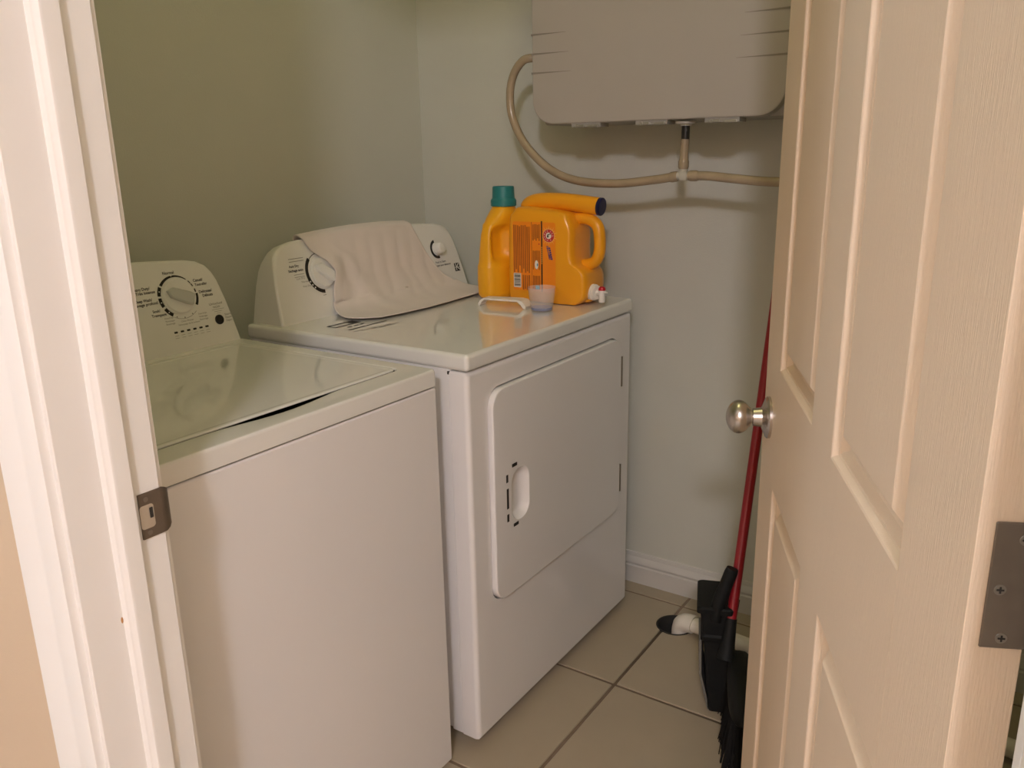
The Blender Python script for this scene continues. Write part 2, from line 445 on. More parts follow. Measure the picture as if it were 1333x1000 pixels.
# ---- dryer
dr = thing('clothes_dryer', 'white front loading clothes dryer under the yellow detergent jug', 'dryer')
ZT, ZS, ZB, DWD = .914, .879, .024, .737
boxobj('cabinet', 'enamel', dr, -.645, -.045, .0035, DWD - .0035, ZB + .006, ZS + .004, bev=.003)
boxobj('side_flange', 'enamel', dr, -.075, -.0465, .0008, .006, ZB + .004, ZS - .001, bev=.002)
boxobj('notch', 'dark_gap', dr, -.050, -.0445, -.0002, .004, ZS - .010, ZS - .003, bev=.001, seg=1)
for fx in (-.55, -.06):
    for fy in (.05, DWD - .05):
        bm = bmnew(); lathe(bm, [(0, .018), (.008, .020), (.012, .012), (.036, .012)], (fx, fy, 0), (0, 0, 1), 14); obj('foot', bm, 'pan_grey', dr)
bm = bmnew()
hole = (.066, .6605, .335, .826)
def ins(r, d): return (r[0] + d, r[1] - d, r[2] + d, r[3] - d)
O = (0, DWD, ZB, ZS - .0025)
loft(bm, [yz(rr(*ins(hole, 0), .042, 7), -.016), yz(rr(*ins(hole, 0), .042, 7), -.002), yz(rr(*ins(hole, -.0015), .0435, 7), 0),
          yz(rr(*ins(O, .011), .003, 7), 0), yz(rr(*ins(O, .006), .004, 7), -.0012), yz(rr(*ins(O, .002), .005, 7), -.0045), yz(rr(*O, .006, 7), -.011), yz(rr(*O, .006, 7), -.045)])
obj('front_panel', bm, 'enamel', dr)
DD = ins(hole, .0028); PK = (.130, .204, .505, .630)
bm = bmnew()
loft(bm, [yz(rr(*DD, .040, 7), -.013), yz(rr(*DD, .040, 7), .0075), yz(rr(*ins(DD, .0012), .039, 7), .0105), yz(rr(*ins(DD, .004), .036, 7), .012),
          yz(rr(*PK, .032, 7), .012), yz(rr(*ins(PK, .002), .031, 7), .0112), yz(rr(*ins(PK, .006), .028, 7), .004), yz(rr(*ins(PK, .014), .020, 7), -.004), yz(rr(*ins(PK, .024), .012, 7), -.0075)])
dd = obj('door', bm, 'enamel', dr); dd['label'] = 'hinged loading door with scooped finger grip'
fd = Face((.012, 0, 0), (0, 1, 0), (0, 0, 1))
for u, v, hu, hv in ((.1434, .6415, .010, .004), (.1140, .6184, .004, .009), (.1150, .5716, .004, .0235), (.1150, .5265, .004, .009), (.1457, .5010, .010, .004)):
    bm = bmnew(); fd.rect(bm, u - hu, u + hu, v - hv, v + hv, .0004)
    obj('grip_mark', bm, 'ink', dd, smooth=False)
for z0, z1 in ((.691, .772), (.393, .470)):
    bm = bmnew(); tube(bm, [(.0085, .6605, z0), (.0085, .6605, z1)], .0045, 10)
    for k in range(1, 4): tube(bm, [(.0085, .6605, z0 + (z1 - z0) * k / 4 - .001), (.0085, .6605, z0 + (z1 - z0) * k / 4 + .001)], .0037, 10)
    obj('hinge', bm, 'dull_steel', dd)
bm = bmnew(); box(bm, -.648, .003, -.002, DWD + .002, ZS, ZT, bev=.009, seg=4)
tp = obj('top_panel', bm, 'enamel_top', dr)
ft = Face((0, 0, ZT), (0, 1, 0), (-1, 0, 0))
bm = bmnew()      # printed lint screen notice
ft.rect(bm, .066, .150, .4440, .4505); ft.rect(bm, .066, .150, .4190, .4250); ft.rect(bm, .066, .0705, .4190, .4505); ft.rect(bm, .125, .148, .425, .445)
for k in range(3): ft.rect(bm, .085 + .02 * k, .099 + .02 * k, .398, .404)
ft.rect(bm, .064, .190, .374, .3795)
for k, (a, b) in enumerate(((.055, .085), (.075, .12), (.10, .165), (.12, .185))): ft.rect(bm, a, b, .352 - k * .006, .3545 - k * .006, mi=1)
obj('printed_notice', bm, ['ink', 'faint_ink'], tp, smooth=False)
dc, fc = build_console(dr, (-.539, .0, ZT), DWD + .016, .106, 'console_plastic')
def dial(parent, name, f, cu, cv, r, h, grip, rot=0.):
    bm = bmnew(); c = f.p(cu, cv, 0)
    lathe(bm, [(0, r * 1.04), (h * .3, r * 1.04), (h * .35, r * .98), (h * .72, r * .94), (h * .82, r * .90)], c, f.n, 40)
    # raised finger grip across the dial
    d = Face(f.p(cu, cv, h * .80), f.u * math.cos(rot) + f.v * math.sin(rot), f.v * math.cos(rot) - f.u * math.sin(rot))
    L = []
    for ins_, hh in ((0, 0), (0, grip * .7), (.003, grip)):
        L.append([d.p(a, b, hh) for a, b in ((-r * .86 + ins_, 0), (-r * .55, -r * .30 + ins_), (r * .5, -r * .36 + ins_), (r * .80 - ins_, -r * .30 + ins_), (r * .80 - ins_, r * .30 - ins_), (r * .5, r * .36 - ins_), (-r * .55, r * .30 - ins_))])
    loft(bm, L, True, True, 1)
    return obj(name, bm, ['dial_plastic', 'dial_grip' if 'cycle' in name else 'dial_plastic'], parent)
dial(dc, 'timer_dial', fc, .1785, .1085, .0385, .009, .012, math.radians(-35))
bm = bmnew(); c = fc.p(.6285, .118, 0)
lathe(bm, [(0, .0185), (.004, .0185), (.0045, .0165), (.020, .0155), (.0235, .013), (.0245, .008)], c, fc.n, 28); obj('start_knob', bm, 'dial_plastic', dc)
bm = bmnew()
C = (.178, .110)
fc.arc(bm, *C, 133, 262, .0440, .0530)
for a in (203, 214, 225): fc.disc(bm, C[0] + .0495 * math.cos(math.radians(a)), C[1] + .0495 * math.sin(math.radians(a)), .0022, .0008, 10, 2)
fc.arc(bm, *C, 60, 132, .0455, .048, mi=1)
fc.text(bm, 'Auto Dry', .0795, .1305, .0085, width=.030, bold=.0002); fc.text(bm, 'Séchage auto', .074, .1200, .0085, width=.046, bold=.0002)
for v in (.150, .1435): fc.rect(bm, .083, .129, v, v + .0012, mi=1)
for v in (.112, .106): fc.rect(bm, .088, .120, v, v + .001, mi=1)
fc.text(bm, 'Less Dry', .092, .1005, .006, mi=1, width=.026); fc.text(bm, 'Normal', .105, .0915, .006, mi=1, width=.022); fc.text(bm, 'Very Dry', .106, .0805, .006, mi=1, width=.026)
fc.rect(bm, .160, .168, .0595, .0607, mi=1); fc.rect(bm, .162, .172, .0525, .0537, mi=1)
K = (.6285, .118)
fc.arc(bm, *K, 100, 285, .0195, .0275)
fc.text(bm, 'Push to Start', .6095, .0775, .0080, width=.046, bold=.0001); fc.text(bm, 'Appuyer pour démarrer', .5985, .0680, .0078, width=.078, bold=.0001)
# square emblem with a white K-shaped cut
o = obj('panel_lettering', bm, ['ink', 'faint_ink', 'white_ink'], dc, smooth=False); o['kind'] = 'stuff'
bm = bmnew(); fc.rect(bm, .690, .7135, .0446, .0684)
fc.text(bm, 'K', .6925, .0470, .030, mi=2, width=.020, h=.0009)
fc.rect(bm, .690, .7135, .0555, .0568, .0009, 2)
obj('emblem', bm, ['ink', 'faint_ink', 'white_ink'], dc, smooth=False)

# ---- washer
wa = thing('washing_machine', 'white top loading washing machine nearest the left door jamb', 'washing machine')
WX, WY1, WY0, WT, WS = -.0275, -.0626, -.7025, .898, .863
boxobj('cabinet', 'enamel', wa, -.67, WX, WY0, WY1, .012, WS - .0018, bev=.005, seg=3)
boxobj('seam_strip', 'dark_gap', wa, -.63, WX - .006, WY0 + .006, WY1 - .006, WS - .004, WS + .003)
for fx in (-.58, -.09):
    for fy in (WY0 + .06, WY1 - .06):
        bm = bmnew(); lathe(bm, [(0, .018), (.008, .020), (.012, .012), (.02, .012)], (fx, fy, 0), (0, 0, 1), 14); obj('foot', bm, 'pan_grey', wa)
LID = (-.552, -.090, WY0 + .040, WY1 - .0405)
def scoop(pts, z, fwd, drop):
    """lid recess outline, dished forward and down in the middle of its front side for the fingers"""
    out = []
    for a, b in pts:
        k = 0.
        if a > LID[1] - .004 and -.53 < b < -.26: k = math.cos((b + .395) / .135 * math.pi / 2) ** 1.5
        out.append((a + fwd * k, b, z - drop * k))
    return out
TO = (-.675, WX + .002, WY0 - .001, WY1 + .001)
bm = bmnew()
def rz(r, d, rad): return rr(*ins(r, d), rad, 5, 24)
loft(bm, [xy(rz(TO, .003, .008), WS + .0005), xy(rz(TO, 0, .009), WS + .002), xy(rz(TO, 0, .009), WT - .006), xy(rz(TO, .001, .009), WT - .0025), xy(rz(TO, .0025, .0085), WT - .0008), xy(rz(TO, .006, .008), WT),
          scoop(rz(LID, -.008, .022), WT, .016, .0), scoop(rz(LID, -.006, .020), WT - .0006, .011, .0035), scoop(rz(LID, -.0045, .019), WT - .0018, .006, .0075), scoop(rz(LID, -.0034, .017), WT - .004, .003, .010)], cap1=False)
loft(bm, [scoop(rz(LID, -.0034, .017), WT - .004, .003, .010), xy(rz(LID, -.0034, .017), WT - .032)], cap0=False, mi=1)  # recess wall coloured near-black, standing in for the shade under the lid
bmesh.ops.remove_doubles(bm, verts=bm.verts[:], dist=1e-6)
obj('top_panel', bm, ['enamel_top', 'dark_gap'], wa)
bm = bmnew()
loft(bm, [xy(rz(LID, .030, .013), WT - .012), xy(rz(LID, .022, .013), WT - .0032), xy(rz(LID, .0006, .014), WT - .0028), xy(rz(LID, 0, .014), WT - .0022), xy(rz(LID, 0, .014), WT - .0008), xy(rz(LID, .0012, .014), WT + .0008), xy(rz(LID, .005, .013), WT + .0018), xy(rz(LID, .010, .012), WT + .0006), xy(rz(LID, .016, .012), WT + .0002)])
obj('lid', bm, 'enamel_top', wa)
WO = (-.584, WY0 + .004, WT)
WWD = (WY1 - WY0) - .004 + .012
wc, fwc = build_console(wa, WO, WWD, .088, 'console_plastic')
class Sh(Face): pass
fz = Face((WO[0], -.0626, WO[2]), (0, 1, 0), (-math.sin(LEAN), 0, math.cos(LEAN)))
C = (-.130, .1180)
dial(wc, 'cycle_dial', fz, *C, .0385, .007, .008, math.radians(-24))
bm = bmnew()
fz.arc(bm, *C, 143, 50, .0412, .0475, r0b=.0412, r1b=.0432)
fz.arc(bm, *C, 43, 33, .0412, .0434); fz.arc(bm, *C, 31, 22, .0412, .0438)
fz.arc(bm, *C, 14, 4, .0412, .0442); fz.arc(bm, *C, 0, -34, .0412, .0465, r0b=.0405, r1b=.047)
for a0, a1 in ((148, 173), (178, 203), (209, 236)):
    fz.arc(bm, *C, a0, a1, .0415, .0490)
    am = math.radians((a0 + a1) / 2); fz.disc(bm, C[0] + .045 * math.cos(am), C[1] + .045 * math.sin(am), .0015, .0008, 8, 2)
fz.disc(bm, C[0] + .0445 * math.cos(math.radians(97)), C[1] + .0445 * math.sin(math.radians(97)), .0014, .0008, 8, 2)
for a in (247, 270, 296): fz.disc(bm, C[0] + .0465 * math.cos(math.radians(a)), C[1] + .0465 * math.sin(math.radians(a)), .0013, .0008, 8, 0)
fz.arc(bm, *C, 240, 310, .0485, .0492, mi=1)
tx = dict(bold=.00015)
fz.text(bm, 'Normal', -.1535, .1665, .0090, width=.0265, **tx)
fz.text(bm, 'Casual/', -.0867, .1425, .0085, width=.0245, **tx); fz.text(bm, 'Tout-aller', -.0850, .1330, .0085, width=.031, **tx)
fz.text(bm, 'Delicates/', -.0800, .1165, .0085, width=.033, **tx); fz.text(bm, 'Délicats', -.0735, .1075, .0085, width=.026, **tx)
fz.text(bm, 'Heavy Duty/', -.2320, .1410, .0085, width=.0405, **tx); fz.text(bm, 'Très intense', -.2260, .1325, .0085, width=.0445, **tx)
fz.text(bm, 'Deep Wash/', -.2320, .1170, .0085, width=.0385, **tx); fz.text(bm, 'Lavage profond', -.2350, .1090, .0085, width=.052, **tx)
fz.text(bm, 'Soak/', -.1995, .0920, .0080, width=.0175, **tx); fz.text(bm, 'Trempage', -.2045, .0830, .0080, width=.0345, **tx)
for k, t in enumerate(('Rinse & Spin', 'Rinçage', 'Essorage')): fz.text(bm, t, -.1775, .0745 - .0062 * k, .0050, mi=1, width=.021)
for k, t in enumerate(('Drain & Spin', 'Vidange', 'Essorage')): fz.text(bm, t, -.0962, .0715 - .0062 * k, .0050, mi=1, width=.021)
fz.text(bm, 'Clean Washer', -.1410, .0625, .0050, mi=1, width=.030); fz.text(bm, 'Nettoyage de la laveuse', -.1500, .0560, .0050, mi=1, width=.052)
for k in range(6):
    u = -.1608 + k * .01542; b2 = bmnew(); fz.rrect(b2, u - .0042, u + .0042, .0415, .0455, .0012); obj('indicator_light', b2, 'ink', wc, smooth=False)
    for q in range(2): fz.rect(bm, u - .0045, u + .0050, .0360 - .005 * q, .0366 - .005 * q, mi=1)
fz.text(bm, 'Unlocked', -.0640, .0860, .0075, mi=1, width=.0335); fz.text(bm, 'NOW', -.0555, .0785, .0070, mi=1, width=.018)
for q in range(3): fz.rect(bm, -.060 + .005 * q, -.0285 - .006 * q, .0752 - .0045 * q, .0758 - .0045 * q, mi=1)
for k, t in enumerate(('Start', 'Pause', 'Départ')): fz.text(bm, t, -.0315, .0590 - .0068 * k, .0062, mi=1, width=.0155)
o = obj('panel_lettering', bm, ['ink', 'faint_ink', 'white_ink'], wc, smooth=False); o['kind'] = 'stuff'
bm = bmnew(); lathe(bm, [(0, .0108), (.002, .0108), (.003, .0095)], fz.p(-.0482, .0523, 0), fz.n, 24); obj('start_button', bm, 'ink', wc)

# ------------------------------------------------------------------ towel over the dryer console
def interp(tab, x):
    if x <= tab[0][0]: return tab[0][1]
    for (a, b), (c, d) in zip(tab, tab[1:]):
        if x <= c:
            t = (x - a) / (c - a); t = t * t * (3 - 2 * t) if False else t
            return b + (d - b) * t
    return tab[-1][1]
# arc length s along the drape: <0 behind the top edge, 0..0.20 down the face, beyond on the dryer top
def towel_pt(u, s, top, k=1.):
    """s measured down from the console's top edge"""
    lift = .004
    if s < 0:
        p = fc.p(u, top, lift); t = min(1, -s / .03); a = t * math.pi * .75
        return Vector((p.x - .022 * math.sin(a * .8) - .010 * t - .006, p.y, p.z + .010 * math.sin(a) - .022 * t * t))
    A, Bx = .03 + .055 * k, .036 + .089 * k       # leaves the face at height A, meets the dryer top Bx in front of it
    if s < top - A:
        return fc.p(u, top - s, lift)
    q = s - (top - A); ln = .058 + .094 * k
    p0 = fc.p(u, A, lift); p1 = Vector((-.539 + Bx, u, ZT + .0045))
    if q < ln:
        t = q / ln; c = Vector((-.539 + .018 * k - .004, u, ZT + .012)); c2 = Vector((-.539 + .012 + .043 * k, u, ZT + .0045))
        return p0 * (1 - t) ** 3 + c * 3 * t * (1 - t) ** 2 + c2 * 3 * t * t * (1 - t) + p1 * t ** 3
    return Vector((p1.x + (q - ln), u, ZT + .0045))
def top_v(u):
    t = (u - .105) / (DWD - .21); t = max(0, min(1, t)); return .193 + .012 * math.sin(math.pi * t)
bm = bmnew(); NU, NS = 90, 80; rows = []
LE = [(-.045, .150), (0, .136), (.03, .150), (.065, .188), (.095, .200), (.12, .196), (.16, .186), (.20, .176), (.245, .150), (.275, .138), (.32, .132)]
RE = [(-.045, .535), (0, .535), (.05, .555), (.10, .580), (.15, .615), (.19, .650), (.23, .668), (.27, .655), (.34, .600)]
FR = [(0, -.455), (.05, -.420), (.12, -.390), (.25, -.376), (.42, -.368), (.6, -.372), (.8, -.385), (.92, -.395), (1, -.425)]
for i in range(NU + 1):
    row = []; f = i / NU
    kk = min(1, f / .3); kk = kk * kk * (3 - 2 * kk)
    smax = .198 - (.03 + .055 * kk) + .058 + .094 * kk + interp(FR, f) + .539 - (.036 + .089 * kk)
    for j in range(NS + 1):
        s = -.045 + (smax + .045) * j / NS
        u = interp(LE, s) * (1 - f) + interp(RE, s) * f
        p = towel_pt(u, s, top_v(u), kk)
        n = fc.n if s < .17 else Vector((0, 0, 1))
        wr = .0022 * math.sin(u * 60 + 9 * s) * math.exp(-((s - .12) / .09) ** 2) + .003 * max(0, math.sin((u * .8 + s) * 38 + 1.2)) * math.exp(-((s - .17) / .05) ** 2)
        kn = .016 * math.exp(-(((u - .205) / .030) ** 2 + ((s - .090) / .035) ** 2))
        fold = .005 * math.exp(-((f - .22 - (s - .1) * .5) / .05) ** 2) * math.exp(-((s - .12) / .08) ** 2)
        hem = .002 * (math.exp(-(f / .012) ** 2) + math.exp(-((1 - f) / .012) ** 2) + math.exp(-((smax - s) / .006) ** 2))
        row.append(bm.verts.new(p + n * (abs(wr) + kn + fold + hem)))
    rows.append(row)
for a, b in zip(rows, rows[1:]):
    for j in range(NS): bm.faces.new((a[j], a[j + 1], b[j + 1], b[j]))
tw = obj('towel', bm, 'towel_cotton', None, angle=80)
md = tw.modifiers.new('thick', 'SOLIDIFY'); md.thickness = .003; md.offset = 1
if tw.data.polygons[NU // 2 * NS + NS // 2].normal.x < 0: md.offset = -1
tag(tw, 'cream knitted towel draped over the dryer control panel', 'towel')

# ------------------------------------------------------------------ detergent jug on its side, with tap
jg = thing('detergent_jug', 'large yellow detergent jug with white tap and orange label on dryer', 'detergent jug', (-.16, .617, ZT))
def P(x, z): return (x + .16, z - ZT)
prof = [P(-.262, .916), (P(-.10, .9145)), P(-.066, .920), P(-.048, .940), P(-.046, .985), P(-.058, 1.004), P(-.080, 1.020), P(-.085, 1.050), P(-.085, 1.098), P(-.095, 1.128), P(-.118, 1.147), P(-.235, 1.158), P(-.262, 1.146), P(-.276, 1.112), P(-.279, .94)]
prof[0] = P(-.268, .918)
def jug_loops():
    cx, cz = .0, .12; L = []
    for y, i in ((-.057, .014), (-.0555, .0075), (-.050, .003), (-.042, .0006), (-.034, 0), (.034, 0), (.050, .004), (.057, .014)):
        L.append([(a + (cx - a) / math.hypot(a - cx, b - cz) * i, y, max(.0, b + (cz - b) / math.hypot(a - cx, b - cz) * i) if b > .03 else max(.0005 + i * .2, b)) for a, b in PR])
    return L
PR = [(p.x, p.z) for p in crom([(a, 0, b) for a, b in prof + [prof[0]]], 4)[:-1]]
bm = bmnew(); loft(bm, jug_loops()); obj('body', bm, 'jug_plastic', jg, angle=60)
bm = bmnew()
hp = crom([(*P(-.115, 1.128)[:1], .0, P(0, 1.128)[1]), (P(-.070, 0)[0], 0, P(0, 1.128)[1]), (P(-.043, 0)[0], 0, P(0, 1.113)[1]), (P(-.035, 0)[0], 0, P(0, 1.082)[1]), (P(-.036, 0)[0], 0, P(0, 1.045)[1]), (P(-.050, 0)[0], 0, P(0, 1.020)[1]), (P(-.080, 0)[0], 0, P(0, 1.012)[1]), (P(-.105, 0)[0], 0, P(0, 1.012)[1])], 6)
tube(bm, hp, .0150, 14); obj('handle', bm, 'jug_plastic', jg, angle=60)
bm = bmnew()
tp_ = crom([(P(-.262, 0)[0], .0, P(0, 1.140)[1]), (P(-.240, 0)[0], 0, P(0, 1.160)[1]), (P(-.205, 0)[0], 0, P(0, 1.1685)[1]), (P(-.15, 0)[0], 0, P(0, 1.1690)[1]), (P(-.10, 0)[0], 0, P(0, 1.1660)[1]), (P(-.037, 0)[0], 0, P(0, 1.1590)[1])], 6)
tube(bm, tp_, [.006, .011, .0155, .0185, .020, .021, .0215] + [.022] * (len(tp_) - 7), 20); nk = obj('spout', bm, 'jug_plastic', jg, angle=50)
bm = bmnew(); lathe(bm, [(0, .0222), (.007, .0225), (.009, .0205), (.0095, .016)], (P(-.037, 0)[0], 0, P(0, 1.1590)[1]), (1, 0, -.11), 26)
o = obj('end_cap', bm, 'navy_plastic', jg); o['label'] = 'round navy blue cap'
# tap
tz = .033; tx0 = P(-.056, 0)[0]
bm = bmnew(); lathe(bm, [(-.010, .036), (.003, .035), (.008, .031)], (tx0 - .004, -.012, tz + .006), (1, -.25, 0), 28); obj('tap_boss', bm, 'jug_plastic', jg)
bm = bmnew(); ax = Vector((1, -.25, 0)).normalized()
lathe(bm, [(0, .0195), (.002, .0205), (.016, .0205), (.017, .0180), (.024, .0175), (.025, .009)], (tx0 + .003, -.015, tz), ax, 28)
b0 = Vector((tx0 + .003, -.015, tz)) + ax * .024
tube(bm, [b0, b0 + ax * .016], .0075, 14)
e = b0 + ax * .016
lathe(bm, [(-.023, .0075), (-.020, .0085), (.004, .0085), (.0045, .0095), (.0075, .0095)], e, (0, 0, 1), 18)
box(bm, e.x - .004, e.x + .015, e.y - .003, e.y + .003, e.z + .0015, e.z + .0045, bev=.001)
o = obj('tap', bm, 'tap_white', jg)
bm = bmnew(); lathe(bm, [(.0075, .0092), (.013, .0088), (.0165, .006), (.0175, .002)], e, (0, 0, 1), 18); obj('tap_button', bm, 'tap_red', o)
# printed label, lettering turned sideways
fl = Face((-.0, -.0572, 0), (1, 0, 0), (0, 0, 1))
def LX(x): return x + .16
def LZ(z): return z - ZT
bm = bmnew(); h = .0003
fl.rrect(bm, LX(-.259), LX(-.130), LZ(.944), LZ(1.121), .006, h, 0)
def lines(u0, u1, v0, v1, n, hh=.0006):
    st = (u1 - u0) / n
    for k in range(n):
        a = v0 + random.random() * .16 * (v1 - v0); fl.rect(bm, u0 + st * k, u0 + st * (k + .72), a if k % 2 else v0, v1 - random.random() * .04 * (v1 - v0), hh, 1)
lines(LX(-.257), LX(-.205), LZ(.990), LZ(1.113), 9)
lines(LX(-.230), LX(-.205), LZ(.946), LZ(.985), 4)
lines(LX(-.198), LX(-.175), LZ(1.074), LZ(1.116), 5)
lines(LX(-.198), LX(-.175), LZ(1.000), LZ(1.050), 5)
lines(LX(-.198), LX(-.175), LZ(.948), LZ(.985), 5)
fl.rect(bm, LX(-.2015), LX(-.2005), LZ(.944), LZ(1.121), .0006, 2)
fl.rect(bm, LX(-.1725), LX(-.1685), LZ(.944), LZ(1.124), .0007, 2)
fl.rrect(bm, LX(-.2575), LX(-.2345), LZ(.951), LZ(.988), .002, .0008, 3)
zz = .9545
while zz < .985:
    hgt = random.choice((.0008, .0014, .0022)); fl.rect(bm, LX(-.2555), LX(-.2365), LZ(zz), LZ(min(zz + hgt, .986)), .0010, 2); zz += hgt + random.choice((.0008, .0012, .0016))
# little pictograms
fl.disc(bm, LX(-.1865), LZ(1.013), .0055, .0009, 16, 3, .0115); fl.disc(bm, LX(-.1835), LZ(1.013), .0022, .0012, 10, 6, .004)
fl.rrect(bm, LX(-.190), LX(-.178), LZ(.949), LZ(.959), .002, .0009, 6)
fl.disc(bm, LX(-.1785), LZ(1.066), .0020, .0009, 10, 4)
# round red emblem in a sunburst
SU, SV = LX(-.1495), LZ(1.088)
for k in range(20):
    a = 2 * math.pi * k / 20; r_ = .027 if k % 2 else .023
    quad(bm, [fl.p(SU + .012 * math.cos(a - .12), SV + .012 * math.sin(a - .12), .0006), fl.p(SU + r_ * math.cos(a), SV + r_ * math.sin(a), .0006), fl.p(SU + .012 * math.cos(a + .12), SV + .012 * math.sin(a + .12), .0006)], 5)
fl.disc(bm, SU, SV, .0178, .0009, 28, 5); fl.disc(bm, SU, SV, .0162, .0012, 28, 4); fl.disc(bm, SU, SV, .0082, .0015, 20, 3)
def ringtext(txt, r, a0, a1, size):
    for k, ch in enumerate(txt):
        a = math.radians(a0 + (a1 - a0) * k / max(1, len(txt) - 1))
        fl.text(bm, ch, SU + r * math.cos(a), SV + r * math.sin(a), size, mi=3, align='CENTER', h=.0015, rot=a - math.pi / 2)
ringtext('ARM &', .0105, 60, -60, .0050); ringtext('HAMMER', .0105, 255, 105, .0050)
# flexed arm and hammer, lying sideways
for pts in (((-.005, -.003), (-.002, -.005), (.001, -.002), (-.001, .001), (.001, .004), (-.002, .005), (-.004, .001)), ((.001, .001), (.0055, .0045), (.0045, .006), (.000, .0025)), ((.003, .0065), (.0065, .002), (.0075, .003), (.004, .0075))):
    quad(bm, [fl.p(SU + a, SV + b, .0018) for a, b in pts], 2)
fl.text(bm, 'ARM & HAMMER', LX(-.1575), LZ(1.0620), .0100, mi=7, width=.036, h=.0009, rot=math.radians(-76), bold=.0002)
ca, sa = math.cos(math.radians(-76)), math.sin(math.radians(-76))
for k in range(6):      # second, illegible line of small print
    a, b = .0055 * k, .0055 * k + .0042
    quad(bm, [fl.p(LX(-.1500) + p_ * ca - q_ * sa, LZ(1.0580) + p_ * sa + q_ * ca, .0009) for p_, q_ in ((a, 0), (b, 0), (b, .0045), (a, .0045))], 7)
for k in range(9): fl.rect(bm, LX(-.1713), LX(-.1697), LZ(1.016 + .005 * k), LZ(1.0195 + .005 * k), .0011, 5)
o = obj('label_sticker', bm, ['label_orange', 'label_print', 'ink', 'label_white', 'label_red', 'label_glow', 'label_sky', 'label_blue'], jg, smooth=False)
o['label'] = 'orange printed label with lettering turned sideways'

# ------------------------------------------------------------------ upright bottle
bt = thing('detergent_bottle', 'yellow detergent bottle with teal cap standing upright behind the jug', 'detergent bottle', (-.3255, .618, ZT), math.radians(81))
LV = [(0, .070, .030), (.003, .082, .036), (.012, .089, .040), (.05, .091, .041), (.088, .090, .041), (.096, .086, .040), (.13, .083, .039), (.17, .078, .038), (.195, .070, .037), (.213, .056, .035), (.226, .042, .033), (.236, .033, .030), (.243, .029, .028), (.252, .027, .027)]
bm = bmnew(); L = []; NA = 72; NZ = 70
for k in range(NZ + 1):
    z = .252 * k / NZ
    a = interp([(q[0], q[1]) for q in LV], z); b = interp([(q[0], q[2]) for q in LV], z); loop = []
    for i in range(NA):
        t = 2 * math.pi * i / NA; c, s = math.cos(t), math.sin(t); e_ = .75 if z < .2 else .9
        x = a * math.copysign(abs(c) ** e_, c); y = b * math.copysign(abs(s) ** e_, s)
        ex = ((x + .040) / .027) ** 4 + ((z - .146) / .043) ** 4
        y *= 1 - .80 / (1 + ex ** 1.5)
        loop.append((x, y, z))
    L.append(loop)
loft(bm, L); obj('body', bm, 'bottle_plastic', bt, angle=70)
bm = bmnew()
lathe(bm, [(.240, .0305), (.242, .0345), (.256, .0345), (.262, .0300), (.264, .0298), (.290, .0288), (.2925, .0270), (.291, .0255)], (0, 0, 0), (0, 0, 1), 40)
o = obj('cap', bm, 'teal_plastic', bt); o['label'] = 'teal screw cap'

# ------------------------------------------------------------------ small things on the dryer
cp = thing('measuring_cup', 'frosted plastic measuring cup with blue detergent in the bottom', 'cup', (-.118, .472, ZT))
bm = bmnew(); lathe(bm, [(.0004, .0265), (.002, .0275), (.058, .0345), (.059, .0345), (.058, .0332), (.004, .0262), (.003, .024)], (0, 0, 0), (0, 0, 1), 40); obj('cup_wall', bm, 'cup_plastic', cp)
bm = bmnew(); lathe(bm, [(.0034, .0255), (.0095, .0262), (.0096, .02)], (0, 0, 0), (0, 0, 1), 32); obj('liquid', bm, 'blue_liquid', cp)
bm = bmnew()
pr = [(-.068, 0), (-.064, .0015), (-.060, .010), (-.052, .0165), (.046, .0175), (.056, .010), (.062, .0022), (.068, .0), (.071, .006), (.066, .013), (.058, .0205), (.046, .0225), (-.054, .0210), (-.064, .0145), (-.070, .005)]
loft(bm, [[(a, y * (1 + .25 * (a > .03)), b) for a, b in pr] for y in (-.015, .015)])
clip = obj('plastic_clip', bm, 'clip_white', None, angle=30)
clip.location = (-.232, .476, ZT); clip.rotation_euler = (0, 0, math.radians(5))
tag(clip, 'white plastic bracket lying on the dryer in front of detergent', 'bracket')

# ------------------------------------------------------------------ ventilation unit on the far wall
YU = .648
vu = thing('ventilation_unit', 'beige grey wall mounted ventilation unit above the dryer', 'ventilation unit', (.073, YF, 1.353))
def U(x, y, z): return (x - .073, y - YF, z - 1.353)
bm = bmnew(); b0, b1 = U(-.232, YU + .03, 1.3585), U(.40, YF - .001, 1.95); box(bm, b0[0], b1[0], b0[1], b1[1], b0[2], b1[2], bev=.006); obj('housing', bm, 'unit_body', vu)
bm = bmnew()
def cl(i, y, r=.06): return [U(a, y, b) for a, b in rr(-.2505 + i, .397 - i, 1.3595 + i, 1.96 - i, r - i, 8)]
loft(bm, [cl(0, YU + .05), cl(0, YU + .006), cl(.0015, YU + .002), cl(.005, YU)])
cov = obj('cover', bm, 'unit_plastic', vu)
for z in (1.5755, 1.530, 1.4845):
    for s, x0, x1 in ((1, -.2505, -.150 + (1.5755 - z) * .16), (-1, .397, .297 - (1.5755 - z) * .16)):
        bm = bmnew()
        quad_pts = [(x0 - s * .0006, .0026), (x1, .0004), (x1, -.0002), (x0 - s * .0006, -.0022)]
        L = [[U(a, yy, z + b) for a, b in quad_pts] for yy in (YU - .0006, YU + .004)]
        loft(bm, L); obj('groove', bm, 'groove', cov, smooth=False)
